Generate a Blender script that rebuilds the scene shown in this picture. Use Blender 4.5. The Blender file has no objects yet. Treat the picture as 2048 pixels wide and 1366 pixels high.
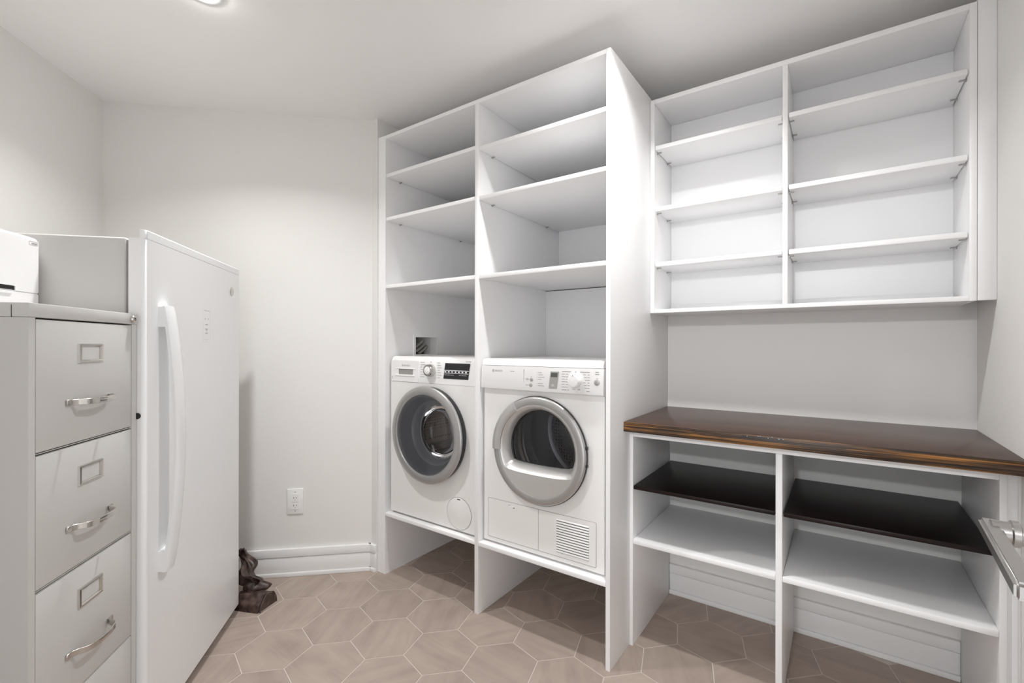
import bpy, bmesh, math, random
from mathutils import Vector, Matrix
random.seed(7)
R = math.radians
scn = bpy.context.scene
COL = scn.collection

# ------------------------------------------------------------------ camera, world, exposure
cam_d = bpy.data.cameras.new('camera')
cam = bpy.data.objects.new('camera', cam_d)
COL.objects.link(cam)
cam_d.sensor_width = 36.0
cam_d.lens = 927.34 * 36.0 / 2048.0
cam_d.shift_y = 6.9 / 2048.0
cam_d.clip_start = 0.02
cam.matrix_world = (Matrix.Translation((2.0053, -1.6503, 1.24)) @ Matrix.Rotation(R(35.264), 4, 'Z')
                    @ Matrix.Rotation(R(90), 4, 'X') @ Matrix.Rotation(0.0015, 4, 'Z'))
scn.camera = cam
wd = bpy.data.worlds.new('world')
scn.world = wd
wd.use_nodes = True
wd.node_tree.nodes['Background'].inputs[0].default_value = (0.93, 0.965, 1.0, 1)
wd.node_tree.nodes['Background'].inputs[1].default_value = 5.2
scn.view_settings.view_transform = 'Standard'
scn.view_settings.look = 'None'
scn.view_settings.gamma = 1.0
scn.view_settings.use_curve_mapping = False
scn.view_settings.exposure = -0.84
try:
    scn.cycles.max_bounces = 14
    scn.cycles.diffuse_bounces = 9
    scn.cycles.glossy_bounces = 5
    scn.cycles.transmission_bounces = 10
    scn.cycles.transparent_max_bounces = 16
except Exception:
    pass
CEIL = 2.475
LIGHT_SPOTS = [(0.182, -0.946, 20.5), (1.440, -0.205, 20.5)]
# the lamp of the hall behind the doorway in which the camera stands
hall_d = bpy.data.lights.new('hall_lamp', 'POINT')
hall_d.energy = 250.0
hall_d.shadow_soft_size = 0.07
hall_d.color = (0.97, 0.985, 1.0)
hall = bpy.data.objects.new('hall_lamp', hall_d)
hall.location = (1.70, -4.3, 2.30)
COL.objects.link(hall)

# ------------------------------------------------------------------ materials
MATS = {}


def nodes_of(name):
    m = bpy.data.materials.new(name)
    m.use_nodes = True
    nt = m.node_tree
    b = nt.nodes['Principled BSDF']
    return m, nt, b


def lin(c):
    def f(v):
        v /= 255.0
        return v / 12.92 if v <= 0.04045 else ((v + 0.055) / 1.055) ** 2.4
    return tuple(f(v) for v in c)


def mat(name, col, rough=0.5, metal=0.0, var=0.03, scale=6.0, bump=0.0, bscale=200.0, spec=0.5, coat=0.0, stretch=None):
    """plain material with a faint mottling and optional fine relief"""
    m, nt, b = nodes_of(name)
    N, L = nt.nodes, nt.links
    tc = N.new('ShaderNodeTexCoord')
    mp = N.new('ShaderNodeMapping')
    L.new(tc.outputs['Object'], mp.inputs['Vector'])
    if stretch:
        mp.inputs['Scale'].default_value = stretch
    nz = N.new('ShaderNodeTexNoise')
    nz.inputs['Scale'].default_value = scale
    nz.inputs['Detail'].default_value = 4
    L.new(mp.outputs[0], nz.inputs['Vector'])
    mx = N.new('ShaderNodeMix')
    mx.data_type = 'RGBA'
    mx.inputs[6].default_value = tuple(max(0, c * (1 - var)) for c in col) + (1,)
    mx.inputs[7].default_value = tuple(min(1, c * (1 + var)) for c in col) + (1,)
    L.new(nz.outputs['Fac'], mx.inputs[0])
    L.new(mx.outputs[2], b.inputs['Base Color'])
    b.inputs['Roughness'].default_value = rough
    b.inputs['Metallic'].default_value = metal
    b.inputs['Specular IOR Level'].default_value = spec
    b.inputs['Coat Weight'].default_value = coat
    if bump > 0:
        n2 = N.new('ShaderNodeTexNoise')
        n2.inputs['Scale'].default_value = bscale
        n2.inputs['Detail'].default_value = 2
        L.new(mp.outputs[0], n2.inputs['Vector'])
        bp = N.new('ShaderNodeBump')
        bp.inputs['Strength'].default_value = bump
        bp.inputs['Distance'].default_value = 0.002
        L.new(n2.outputs['Fac'], bp.inputs['Height'])
        L.new(bp.outputs[0], b.inputs['Normal'])
    MATS[name] = m
    return m


mat('wall_paint', (0.775, 0.764, 0.748), 0.75, var=0.012, scale=1.5, bump=0.05, bscale=260, spec=0.25)
mat('ceiling_paint', (0.86, 0.85, 0.84), 0.85, var=0.01, scale=1.2, bump=0.04, bscale=240, spec=0.15)
mat('cabinet_white', (0.88, 0.88, 0.885), 0.32, var=0.008, scale=2.0, spec=0.45)
mat('trim_white', (0.82, 0.82, 0.82), 0.38, var=0.01, spec=0.4)
mat('appliance_white', (0.83, 0.82, 0.81), 0.28, var=0.006, spec=0.5)
mat('fascia_white', (0.86, 0.86, 0.86), 0.3, var=0.005, spec=0.5)
mat('freezer_white', (0.87, 0.88, 0.89), 0.22, var=0.006, bump=0.03, bscale=500, spec=0.5)
mat('freezer_grey', (0.62, 0.61, 0.595), 0.45, var=0.01)
mat('gasket_grey', (0.30, 0.29, 0.28), 0.6)
mat('file_grey', (0.60, 0.59, 0.575), 0.42, var=0.012, bump=0.06, bscale=700, spec=0.4)
mat('chrome', (0.62, 0.60, 0.57), 0.22, 1.0, var=0.02)
mat('nickel', (0.43, 0.415, 0.40), 0.28, 1.0, var=0.03, stretch=(1, 12, 12))
mat('door_silver', (0.47, 0.465, 0.46), 0.36, 0.75, var=0.02)
mat('dryer_silver', (0.62, 0.61, 0.60), 0.34, 0.6, var=0.02)
mat('handle_silver', (0.58, 0.57, 0.56), 0.32, 0.65, var=0.02)
mat('black_plastic', (0.018, 0.018, 0.02), 0.25, var=0.1)
mat('dark_trim', (0.045, 0.047, 0.055), 0.18, var=0.08)
mat('grey_plastic', (0.20, 0.205, 0.215), 0.3, var=0.05)
mat('cone_grey', (0.30, 0.305, 0.325), 0.22, var=0.05)
mat('drum_steel', (0.40, 0.40, 0.41), 0.42, 0.6, var=0.05)
mat('mid_grey', (0.33, 0.32, 0.31), 0.4)
mat('button_grey', (0.42, 0.41, 0.40), 0.35, 0.3)
mat('print_grey', (0.34, 0.34, 0.35), 0.6)
mat('print_dark', (0.12, 0.12, 0.13), 0.6)
mat('print_white', (0.75, 0.75, 0.78), 0.5)
mat('rubber', (0.05, 0.05, 0.052), 0.6)
mat('lcd', (0.10, 0.105, 0.10), 0.2)
mat('box_plastic', (0.42, 0.41, 0.40), 0.5)
mat('hose_grey', (0.36, 0.34, 0.32), 0.45)
mat('slot_dark', (0.02, 0.02, 0.02), 0.7)
mat('outlet_white', (0.83, 0.825, 0.815), 0.3, var=0.005)
mat('door_paint', (0.83, 0.83, 0.83), 0.35, var=0.01)
mat('grout', (0.58, 0.515, 0.465), 0.85, var=0.04, scale=25)
mat('printer_white', (0.83, 0.83, 0.835), 0.42, var=0.006, bump=0.05, bscale=900)


def drum_mat(name, col, rough):
    m, nt, b = nodes_of(name)
    N, L = nt.nodes, nt.links
    tc = N.new('ShaderNodeTexCoord')
    vo = N.new('ShaderNodeTexVoronoi')
    vo.inputs['Scale'].default_value = 62.0
    vo.inputs['Randomness'].default_value = 0.15
    L.new(tc.outputs['Object'], vo.inputs['Vector'])
    rp = N.new('ShaderNodeValToRGB')
    rp.color_ramp.elements[0].position = 0.18
    rp.color_ramp.elements[0].color = (0.01, 0.009, 0.008, 1)
    rp.color_ramp.elements[1].position = 0.28
    rp.color_ramp.elements[1].color = col + (1,)
    L.new(vo.outputs['Distance'], rp.inputs['Fac'])
    L.new(rp.outputs[0], b.inputs['Base Color'])
    bp = N.new('ShaderNodeBump')
    bp.inputs['Strength'].default_value = 0.6
    bp.inputs['Distance'].default_value = 0.004
    L.new(vo.outputs['Distance'], bp.inputs['Height'])
    L.new(bp.outputs[0], b.inputs['Normal'])
    b.inputs['Metallic'].default_value = 0.9
    b.inputs['Roughness'].default_value = rough
    MATS[name] = m


drum_mat('washer_drum', (0.60, 0.50, 0.45), 0.38)
drum_mat('dryer_drum', (0.70, 0.70, 0.70), 0.4)


def glass_mat(name, tint, gloss):
    m = bpy.data.materials.new(name)
    m.use_nodes = True
    nt = m.node_tree
    N, L = nt.nodes, nt.links
    N.remove(N['Principled BSDF'])
    out = N['Material Output']
    tr = N.new('ShaderNodeBsdfTransparent')
    tr.inputs[0].default_value = tint + (1,)
    gl = N.new('ShaderNodeBsdfGlossy')
    gl.inputs['Roughness'].default_value = 0.03
    gl.inputs[0].default_value = (1, 1, 1, 1)
    fr = N.new('ShaderNodeFresnel')
    fr.inputs[0].default_value = gloss
    mx = N.new('ShaderNodeMixShader')
    L.new(fr.outputs[0], mx.inputs[0])
    L.new(tr.outputs[0], mx.inputs[1])
    L.new(gl.outputs[0], mx.inputs[2])
    L.new(mx.outputs[0], out.inputs['Surface'])
    MATS[name] = m


glass_mat('door_glass', (0.88, 0.88, 0.89), 1.4)
glass_mat('smoked_glass', (0.72, 0.72, 0.74), 1.45)


def emit_mat(name, col, st):
    m, nt, b = nodes_of(name)
    b.inputs['Base Color'].default_value = (0.9, 0.9, 0.9, 1)
    b.inputs['Emission Color'].default_value = col + (1,)
    b.inputs['Emission Strength'].default_value = st
    MATS[name] = m


emit_mat('lamp_lens', (1.0, 0.98, 0.955), 110.0)


def wood_mat(name, base, streak, rough, scale, coat, plies=False, spec=0.4):
    """streaky stained wood; plies=True gives the layered edge of laminated board"""
    m, nt, b = nodes_of(name)
    N, L = nt.nodes, nt.links
    tc = N.new('ShaderNodeTexCoord')
    mp = N.new('ShaderNodeMapping')
    L.new(tc.outputs['Object'], mp.inputs['Vector'])
    mp.inputs['Scale'].default_value = scale
    nz = N.new('ShaderNodeTexNoise')
    nz.inputs['Scale'].default_value = 1.0
    nz.inputs['Detail'].default_value = 6
    nz.inputs['Roughness'].default_value = 0.65
    L.new(mp.outputs[0], nz.inputs['Vector'])
    rp = N.new('ShaderNodeValToRGB')
    rp.color_ramp.elements[0].position = 0.36
    rp.color_ramp.elements[0].color = base + (1,)
    rp.color_ramp.elements[1].position = 0.66
    rp.color_ramp.elements[1].color = streak + (1,)
    L.new(nz.outputs['Fac'], rp.inputs['Fac'])
    colout = rp.outputs[0]
    if plies:
        rp.color_ramp.elements[0].position = 0.44
        rp.color_ramp.elements[1].position = 0.60
        nz.inputs['Detail'].default_value = 3
        # worn orange patches along the edge
        mp2 = N.new('ShaderNodeMapping')
        mp2.inputs['Scale'].default_value = (4.2, 1, 38)
        L.new(tc.outputs['Object'], mp2.inputs['Vector'])
        n2 = N.new('ShaderNodeTexNoise')
        n2.inputs['Scale'].default_value = 1.0
        n2.inputs['Detail'].default_value = 3
        L.new(mp2.outputs[0], n2.inputs['Vector'])
        r2 = N.new('ShaderNodeValToRGB')
        r2.color_ramp.elements[0].position = 0.47
        r2.color_ramp.elements[0].color = (0, 0, 0, 1)
        r2.color_ramp.elements[1].position = 0.62
        r2.color_ramp.elements[1].color = (1, 1, 1, 1)
        L.new(n2.outputs['Fac'], r2.inputs['Fac'])
        mx = N.new('ShaderNodeMix')
        mx.data_type = 'RGBA'
        mx.blend_type = 'MIX'
        L.new(r2.outputs[0], mx.inputs[0])
        L.new(colout, mx.inputs[6])
        mm = N.new('ShaderNodeMix')
        mm.data_type = 'RGBA'
        mm.blend_type = 'MULTIPLY'
        mm.inputs[0].default_value = 1.0
        L.new(rp.outputs[0], mm.inputs[6])
        mm.inputs[7].default_value = (2.9, 2.4, 1.15, 1)
        L.new(mm.outputs[2], mx.inputs[7])
        colout = mx.outputs[2]
    L.new(colout, b.inputs['Base Color'])
    b.inputs['Roughness'].default_value = rough
    b.inputs['Specular IOR Level'].default_value = spec
    b.inputs['Coat Weight'].default_value = coat
    b.inputs['Coat Roughness'].default_value = 0.12
    MATS[name] = m


wood_mat('counter_wood', (0.036, 0.015, 0.009), (0.070, 0.031, 0.018), 0.27, (2.0, 22.0, 22.0), 0.04, spec=0.26)
wood_mat('counter_edge', (0.008, 0.005, 0.004), (0.118, 0.062, 0.030), 0.42, (1.6, 1.6, 240.0), 0.1, plies=True)
wood_mat('shelf_dark', (0.0065, 0.0042, 0.0045), (0.017, 0.009, 0.008), 0.36, (2.0, 26.0, 20.0), 0.0, spec=0.22)


def tile_mat():
    m, nt, b = nodes_of('floor_tile')
    N, L = nt.nodes, nt.links
    tc = N.new('ShaderNodeTexCoord')
    oi = N.new('ShaderNodeObjectInfo')
    # each tile turns and shifts the veining by its own random number
    mul = N.new('ShaderNodeMath'); mul.operation = 'MULTIPLY'; mul.inputs[1].default_value = 6
    L.new(oi.outputs['Random'], mul.inputs[0])
    fl = N.new('ShaderNodeMath'); fl.operation = 'FLOOR'
    L.new(mul.outputs[0], fl.inputs[0])
    an = N.new('ShaderNodeMath'); an.operation = 'MULTIPLY'; an.inputs[1].default_value = R(60)
    L.new(fl.outputs[0], an.inputs[0])
    vr = N.new('ShaderNodeVectorRotate'); vr.rotation_type = 'Z_AXIS'
    L.new(tc.outputs['Object'], vr.inputs['Vector'])
    L.new(an.outputs[0], vr.inputs['Angle'])
    off = N.new('ShaderNodeMath'); off.operation = 'MULTIPLY'; off.inputs[1].default_value = 57.0
    L.new(oi.outputs['Random'], off.inputs[0])
    cb = N.new('ShaderNodeCombineXYZ')
    L.new(off.outputs[0], cb.inputs[0]); L.new(off.outputs[0], cb.inputs[2])
    ad = N.new('ShaderNodeVectorMath'); ad.operation = 'ADD'
    L.new(vr.outputs[0], ad.inputs[0]); L.new(cb.outputs[0], ad.inputs[1])
    mp = N.new('ShaderNodeMapping'); mp.inputs['Scale'].default_value = (1.6, 11.0, 1.0)
    L.new(ad.outputs[0], mp.inputs['Vector'])
    n1 = N.new('ShaderNodeTexNoise'); n1.inputs['Scale'].default_value = 1.7; n1.inputs['Detail'].default_value = 7
    n1.inputs['Roughness'].default_value = 0.6; n1.inputs['Distortion'].default_value = 0.5
    L.new(mp.outputs[0], n1.inputs['Vector'])
    n2 = N.new('ShaderNodeTexNoise'); n2.inputs['Scale'].default_value = 7.0; n2.inputs['Detail'].default_value = 5
    L.new(ad.outputs[0], n2.inputs['Vector'])
    av = N.new('ShaderNodeMix'); av.data_type = 'FLOAT'; av.inputs[0].default_value = 0.42
    L.new(n1.outputs['Fac'], av.inputs[2]); L.new(n2.outputs['Fac'], av.inputs[3])
    rp = N.new('ShaderNodeValToRGB')
    e = rp.color_ramp.elements
    e[0].position = 0.28; e[0].color = (0.285, 0.228, 0.197, 1)
    e[1].position = 0.72; e[1].color = (0.445, 0.368, 0.320, 1)
    k = e.new(0.5); k.color = (0.375, 0.305, 0.262, 1)
    L.new(av.outputs[0], rp.inputs['Fac'])
    hs = N.new('ShaderNodeHueSaturation')
    mr = N.new('ShaderNodeMapRange'); mr.inputs[3].default_value = 0.95; mr.inputs[4].default_value = 1.05
    L.new(oi.outputs['Random'], mr.inputs[0])
    L.new(mr.outputs[0], hs.inputs['Value'])
    L.new(rp.outputs[0], hs.inputs['Color'])
    L.new(hs.outputs[0], b.inputs['Base Color'])
    b.inputs['Roughness'].default_value = 0.55
    b.inputs['Specular IOR Level'].default_value = 0.35
    MATS['floor_tile'] = m


tile_mat()


def leather_mat():
    m, nt, b = nodes_of('brown_leather')
    N, L = nt.nodes, nt.links
    tc = N.new('ShaderNodeTexCoord')
    nz = N.new('ShaderNodeTexNoise'); nz.inputs['Scale'].default_value = 40; nz.inputs['Detail'].default_value = 5
    L.new(tc.outputs['Object'], nz.inputs['Vector'])
    rp = N.new('ShaderNodeValToRGB')
    rp.color_ramp.elements[0].position = 0.35; rp.color_ramp.elements[0].color = (0.022, 0.012, 0.010, 1)
    rp.color_ramp.elements[1].position = 0.75; rp.color_ramp.elements[1].color = (0.125, 0.078, 0.066, 1)
    L.new(nz.outputs['Fac'], rp.inputs['Fac'])
    L.new(rp.outputs[0], b.inputs['Base Color'])
    b.inputs['Roughness'].default_value = 0.35
    bp = N.new('ShaderNodeBump'); bp.inputs['Strength'].default_value = 0.25; bp.inputs['Distance'].default_value = 0.003
    L.new(nz.outputs['Fac'], bp.inputs['Height']); L.new(bp.outputs[0], b.inputs['Normal'])
    MATS['brown_leather'] = m


leather_mat()

# ------------------------------------------------------------------ helpers


def link(name, data, parent=None, loc=(0, 0, 0), rot=(0, 0, 0)):
    o = bpy.data.objects.new(name, data)
    COL.objects.link(o)
    o.location = loc
    o.rotation_euler = rot
    if parent is not None:
        o.parent = parent
    return o


def tag(o, label, cat, group=None, kind=None):
    o['label'] = label
    o['category'] = cat
    if group:
        o['group'] = group
    if kind:
        o['kind'] = kind
    return o


def thing(name, label, cat, loc=(0, 0, 0), rotz=0.0, group=None, kind=None):
    o = link(name, None, None, loc, (0, 0, rotz))
    o.empty_display_size = 0.05
    return tag(o, label, cat, group, kind)


def from_bm(name, bm, m, parent=None, loc=(0, 0, 0), rot=(0, 0, 0), smooth=None):
    bmesh.ops.recalc_face_normals(bm, faces=bm.faces[:])
    me = bpy.data.meshes.new(name)
    bm.to_mesh(me)
    bm.free()
    if m is not None:
        me.materials.append(MATS[m])
    if smooth is not None:
        me.polygons.foreach_set('use_smooth', [True] * len(me.polygons))
        me.set_sharp_from_angle(angle=R(smooth))
    return link(name, me, parent, loc, rot)


def add_box(bm, x0, x1, y0, y1, z0, z1, bev=0.0, seg=1):
    vs = [bm.verts.new(p) for p in ((x0, y0, z0), (x1, y0, z0), (x1, y1, z0), (x0, y1, z0),
                                    (x0, y0, z1), (x1, y0, z1), (x1, y1, z1), (x0, y1, z1))]
    fs = [bm.faces.new([vs[i] for i in q]) for q in ((0, 3, 2, 1), (4, 5, 6, 7), (0, 1, 5, 4), (1, 2, 6, 5), (2, 3, 7, 6), (3, 0, 4, 7))]
    if bev > 0:
        es = list({e for f in fs for e in f.edges})
        bmesh.ops.bevel(bm, geom=es, offset=bev, segments=seg, affect='EDGES', profile=0.5)


def box(name, parent, x0, x1, y0, y1, z0, z1, m, bev=0.0012, seg=2, off=None):
    """a bevelled board; coordinates in the frame of the parent (minus off)"""
    if off is not None:
        x0 -= off[0]; x1 -= off[0]; y0 -= off[1]; y1 -= off[1]; z0 -= off[2]; z1 -= off[2]
    c = ((x0 + x1) / 2, (y0 + y1) / 2, (z0 + z1) / 2)
    bm = bmesh.new()
    add_box(bm, x0 - c[0], x1 - c[0], y0 - c[1], y1 - c[1], z0 - c[2], z1 - c[2], bev, seg)
    return from_bm(name, bm, m, parent, c, smooth=40 if bev > 0 else None)


def add_lathe(bm, prof, n=64, axis='Y', c=(0, 0, 0), closed=False):
    """profile of (radius, height) turned about the axis through c"""
    rings = []
    for r, hgt in prof:
        ring = []
        for i in range(n):
            a = 2 * math.pi * i / n
            if axis == 'Y':
                p = (c[0] + r * math.cos(a), c[1] + hgt, c[2] + r * math.sin(a))
            elif axis == 'Z':
                p = (c[0] + r * math.cos(a), c[1] + r * math.sin(a), c[2] + hgt)
            else:
                p = (c[0] + hgt, c[1] + r * math.cos(a), c[2] + r * math.sin(a))
            ring.append(bm.verts.new(p))
        rings.append(ring)
    pairs = list(zip(rings[:-1], rings[1:]))
    if closed:
        pairs.append((rings[-1], rings[0]))
    for A, B in pairs:
        for i in range(n):
            j = (i + 1) % n
            bm.faces.new((A[i], A[j], B[j], B[i]))
    return rings


def cap(bm, ring):
    bm.faces.new(ring)


def lathe(name, parent, prof, m, n=64, axis='Y', c=(0, 0, 0), closed=False, caps=(), smooth=40, loc=(0, 0, 0)):
    bm = bmesh.new()
    rings = add_lathe(bm, prof, n, axis, c, closed)
    for k in caps:
        cap(bm, rings[k])
    return from_bm(name, bm, m, parent, loc, smooth=smooth)


def circle(cx, cz, r, n=64, a0=0.0, a1=2 * math.pi, end=False):
    k = n if not end else n - 1
    return [(cx + r * math.cos(a0 + (a1 - a0) * i / k), cz + r * math.sin(a0 + (a1 - a0) * i / k)) for i in range(n)]


def rrect(x0, x1, z0, z1, r, seg=6):
    pts = []
    for cx, cz, a in ((x1 - r, z1 - r, 0), (x0 + r, z1 - r, 90), (x0 + r, z0 + r, 180), (x1 - r, z0 + r, 270)):
        for i in range(seg + 1):
            t = R(a + 90.0 * i / seg)
            pts.append((cx + r * math.cos(t), cz + r * math.sin(t)))
    return pts


def add_plate(bm, outer, holes, y0, y1):
    """flat plate in the xz plane with holes, from y0 (front) to y1"""
    edges = []
    loops = []
    for pts in [outer] + list(holes):
        vs = [bm.verts.new((p[0], y0, p[1])) for p in pts]
        loops.append(vs)
        for i in range(len(vs)):
            edges.append(bm.edges.new((vs[i], vs[(i + 1) % len(vs)])))
    res = bmesh.ops.triangle_fill(bm, edges=edges, use_beauty=True, use_dissolve=False)
    fs = [g for g in res['geom'] if isinstance(g, bmesh.types.BMFace)]
    ext = bmesh.ops.extrude_face_region(bm, geom=fs)
    for v in [g for g in ext['geom'] if isinstance(g, bmesh.types.BMVert)]:
        v.co.y = y1
    return loops


def plate(name, parent, outer, holes, y0, y1, m, smooth=30, loc=(0, 0, 0)):
    bm = bmesh.new()
    add_plate(bm, outer, holes, y0, y1)
    return from_bm(name, bm, m, parent, loc, smooth=smooth)


def add_tube(bm, pts, rad, n=10, caps=True):
    """round tube along a polyline; rad may be a list"""
    P = [Vector(p) for p in pts]
    rings = []
    prev = None
    for i, p in enumerate(P):
        t = (P[min(i + 1, len(P) - 1)] - P[max(i - 1, 0)]).normalized()
        if prev is None:
            up = Vector((0, 0, 1)) if abs(t.z) < 0.9 else Vector((1, 0, 0))
            u = t.cross(up).normalized()
        else:
            u = (prev - t * prev.dot(t)).normalized()
        prev = u
        w = t.cross(u)
        r = rad[i] if isinstance(rad, (list, tuple)) else rad
        rings.append([bm.verts.new(p + (u * math.cos(2 * math.pi * k / n) + w * math.sin(2 * math.pi * k / n)) * r) for k in range(n)])
    for A, B in zip(rings[:-1], rings[1:]):
        for i in range(n):
            j = (i + 1) % n
            bm.faces.new((A[i], A[j], B[j], B[i]))
    if caps:
        bm.faces.new(rings[0])
        bm.faces.new(rings[-1])


def add_strip(bm, pts, width_dir, w, thick_dir, th):
    """flat bar of section w x th swept along pts (section directions fixed)"""
    wd_ = Vector(width_dir)
    td = [Vector(t) for t in thick_dir] if isinstance(thick_dir[0], (list, tuple, Vector)) else [Vector(thick_dir)] * len(pts)
    rings = []
    for i, p in enumerate(pts):
        p = Vector(p)
        a, b_ = wd_ * (w / 2), td[i] * (th / 2)
        rings.append([bm.verts.new(p + q) for q in (a + b_, a - b_, -a - b_, -a + b_)])
    for A, B in zip(rings[:-1], rings[1:]):
        for i in range(4):
            j = (i + 1) % 4
            bm.faces.new((A[i], A[j], B[j], B[i]))
    bm.faces.new(rings[0])
    bm.faces.new(rings[-1])


def text_part(name, parent, s, size, loc, m, depth=0.0004, align='LEFT'):
    """raised lettering standing in the xz plane, reading from the front (-y)"""
    cu = bpy.data.curves.new(name, 'FONT')
    cu.body = s
    cu.size = size
    cu.extrude = depth
    cu.align_x = align
    cu.resolution_u = 2
    tmp = bpy.data.objects.new('tmp_text', cu)
    COL.objects.link(tmp)
    bpy.context.view_layer.update()
    dg = bpy.context.evaluated_depsgraph_get()
    me = bpy.data.meshes.new_from_object(tmp.evaluated_get(dg))
    bpy.data.objects.remove(tmp)
    bpy.data.curves.remove(cu)
    me.name = name
    me.materials.clear()
    me.materials.append(MATS[m])
    me.transform(Matrix.Rotation(R(90), 4, 'X'))
    return link(name, me, parent, loc)


def marks(name, parent, rows, y, m, th=0.0005):
    """rows of tiny printed bars: (x, z, length, height)"""
    bm = bmesh.new()
    for x, z, l, hgt in rows:
        add_box(bm, x, x + l, y - th, y + th, z - hgt / 2, z + hgt / 2)
    o = from_bm(name, bm, m, parent)
    if len(rows) > 1:
        o['kind'] = 'stuff'
    return o


def smoothstep(t):
    return t * t * (3 - 2 * t)


# ------------------------------------------------------------------ room shell
def prism(name, poly, z0, z1, m, label, cat='wall'):
    bm = bmesh.new()
    lo = [bm.verts.new((p[0], p[1], z0)) for p in poly]
    hi = [bm.verts.new((p[0], p[1], z1)) for p in poly]
    bm.faces.new(lo); bm.faces.new(hi)
    for i in range(len(poly)):
        j = (i + 1) % len(poly)
        bm.faces.new((lo[i], lo[j], hi[j], hi[i]))
    o = from_bm(name, bm, m)
    return tag(o, label, cat, kind='structure')


def multi_box(name, boxes, m, label, cat='wall'):
    bm = bmesh.new()
    for b in boxes:
        add_box(bm, *b)
    o = from_bm(name, bm, m)
    return tag(o, label, cat, kind='structure')


KX, KY = -1.05, -0.93                       # corner of the left wall and the diagonal wall
BX, BY = -0.105, -0.006                     # where the diagonal wall meets the alcove
bdir = Vector((BX - KX, BY - KY)).normalized()
bnrm = Vector((-bdir.y, bdir.x))            # away from the room
ldir = Vector((math.cos(R(-45.3)), math.sin(R(-45.3))))
lnrm = Vector((-math.cos(R(44.7)), -math.sin(R(44.7))))
YB = -1.97                                  # wall behind the camera
tl = (YB - KY) / ldir.y
LXE = KX + ldir.x * tl
WT = 0.12

floor = multi_box('floor', [(-1.5, 2.7, -3.2, 0.95, -0.14, -0.0013)], 'grout', 'floor of large beige hexagonal tiles with pale grout lines', 'floor')
multi_box('ceiling', [(-1.5, 2.7, -3.2, 0.95, CEIL, CEIL + 0.12)], 'ceiling_paint', 'smooth white painted ceiling over the laundry room', 'ceiling')
K = Vector((KX, KY)); E1 = Vector((LXE, YB)); Bp = Vector((BX, BY))
prism('wall_left', [K - ldir * 0.1, E1 + ldir * 0.1, E1 + ldir * 0.1 + lnrm * WT, K - ldir * 0.1 + lnrm * WT], -0.01, CEIL + 0.01, 'wall_paint', 'pale greige wall behind the filing cabinet and freezer')
prism('wall_diagonal', [K - bdir * 0.1, Bp, Bp + bnrm * WT, K - bdir * 0.1 + bnrm * WT], -0.01, CEIL + 0.01, 'wall_paint', 'pale greige wall with the power outlet, beside the tall cabinet')
HY0, HY1, HZ0, HZ1 = 0.218, 0.394, 1.184, 1.285
multi_box('wall_alcove', [(-0.22, -0.060, -0.006, 0.90, -0.01, HZ0), (-0.22, -0.060, -0.006, 0.90, HZ1, CEIL + 0.01),
                          (-0.22, -0.060, -0.006, HY0, HZ0, HZ1), (-0.22, -0.060, HY1, 0.90, HZ0, HZ1), (-0.22, -0.165, HY0, HY1, HZ0, HZ1)],
          'wall_paint', 'narrow greige wall return at the left end of the tall cabinet')
multi_box('wall_back', [(-0.25, 1.2955, 0.756, 0.90, -0.01, CEIL + 0.01), (1.2955, 2.60, 0.716, 0.90, -0.01, CEIL + 0.01)], 'wall_paint',
          'greige back wall above the wooden counter')
multi_box('wall_right', [(2.415, 2.56, -2.09, 0.72, -0.01, CEIL + 0.01), (2.235, 2.42, -2.09, -1.68, -0.01, CEIL + 0.01)], 'wall_paint',
          'white wall closing the right end of the counter')
multi_box('wall_front', [(LXE - 0.4, 1.44, YB - WT, YB, -0.01, CEIL + 0.01), (1.44, 2.235, YB - WT, YB, 2.15, CEIL + 0.01)], 'wall_paint', 'greige wall with the doorway opposite the cabinets')


def baseboard(name, p0, p1, label, inset=0.0):
    """stepped baseboard in three strips; the face looks to the right of p0 -> p1"""
    p0 = Vector(p0); p1 = Vector(p1)
    L_ = (p1 - p0).length
    a = math.atan2(p1.y - p0.y, p1.x - p0.x)
    root = thing(name, label, 'baseboard', (p0.x, p0.y, 0), a, kind='structure')
    for nm, z0, z1, d in (('shoe_strip', 0.0, 0.021, 0.021), ('board', 0.0215, 0.102, 0.014), ('cap_strip', 0.1045, 0.147, 0.018), ('back_strip', 0.10, 0.107, 0.008)):
        box(nm, root, 0, L_, -d, 0.0, z0, z1, 'trim_white', 0.0022 if nm != 'back_strip' else 0)
    return root


baseboard('baseboard_diagonal', K, (BX, BY), 'stepped white baseboard along the wall with the power outlet')
baseboard('baseboard_alcove', (BX - 0.02, BY), (-0.060, BY), 'short stepped white baseboard piece beside the tall cabinet')
baseboard('baseboard_back', (1.3098, 0.716), (2.370, 0.716), 'stepped white baseboard under the open counter shelves')
baseboard('baseboard_left', E1, K, 'stepped white baseboard behind the freezer')

# floor tiles: hexagons of 148.6 mm side
TC = (0.1896, -0.4165); TS = 0.14865; TA = R(45.4)
hexm = None


def hex_mesh():
    bm = bmesh.new()
    g = 0.0020
    r0 = TS - g / math.cos(R(30))
    def ring(r, z):
        return [bm.verts.new((r * math.cos(TA + k * math.pi / 3), r * math.sin(TA + k * math.pi / 3), z)) for k in range(6)]
    a, b_, c = ring(r0, -0.010), ring(r0, -0.0007), ring(r0 - 0.0009, 0.0)
    for A, B in ((a, b_), (b_, c)):
        for i in range(6):
            bm.faces.new((A[i], A[(i + 1) % 6], B[(i + 1) % 6], B[i]))
    bm.faces.new(c); bm.faces.new(a)
    bmesh.ops.recalc_face_normals(bm, faces=bm.faces[:])
    me = bpy.data.meshes.new('floor_tile')
    bm.to_mesh(me); bm.free()
    me.materials.append(MATS['floor_tile'])
    return me


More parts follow.
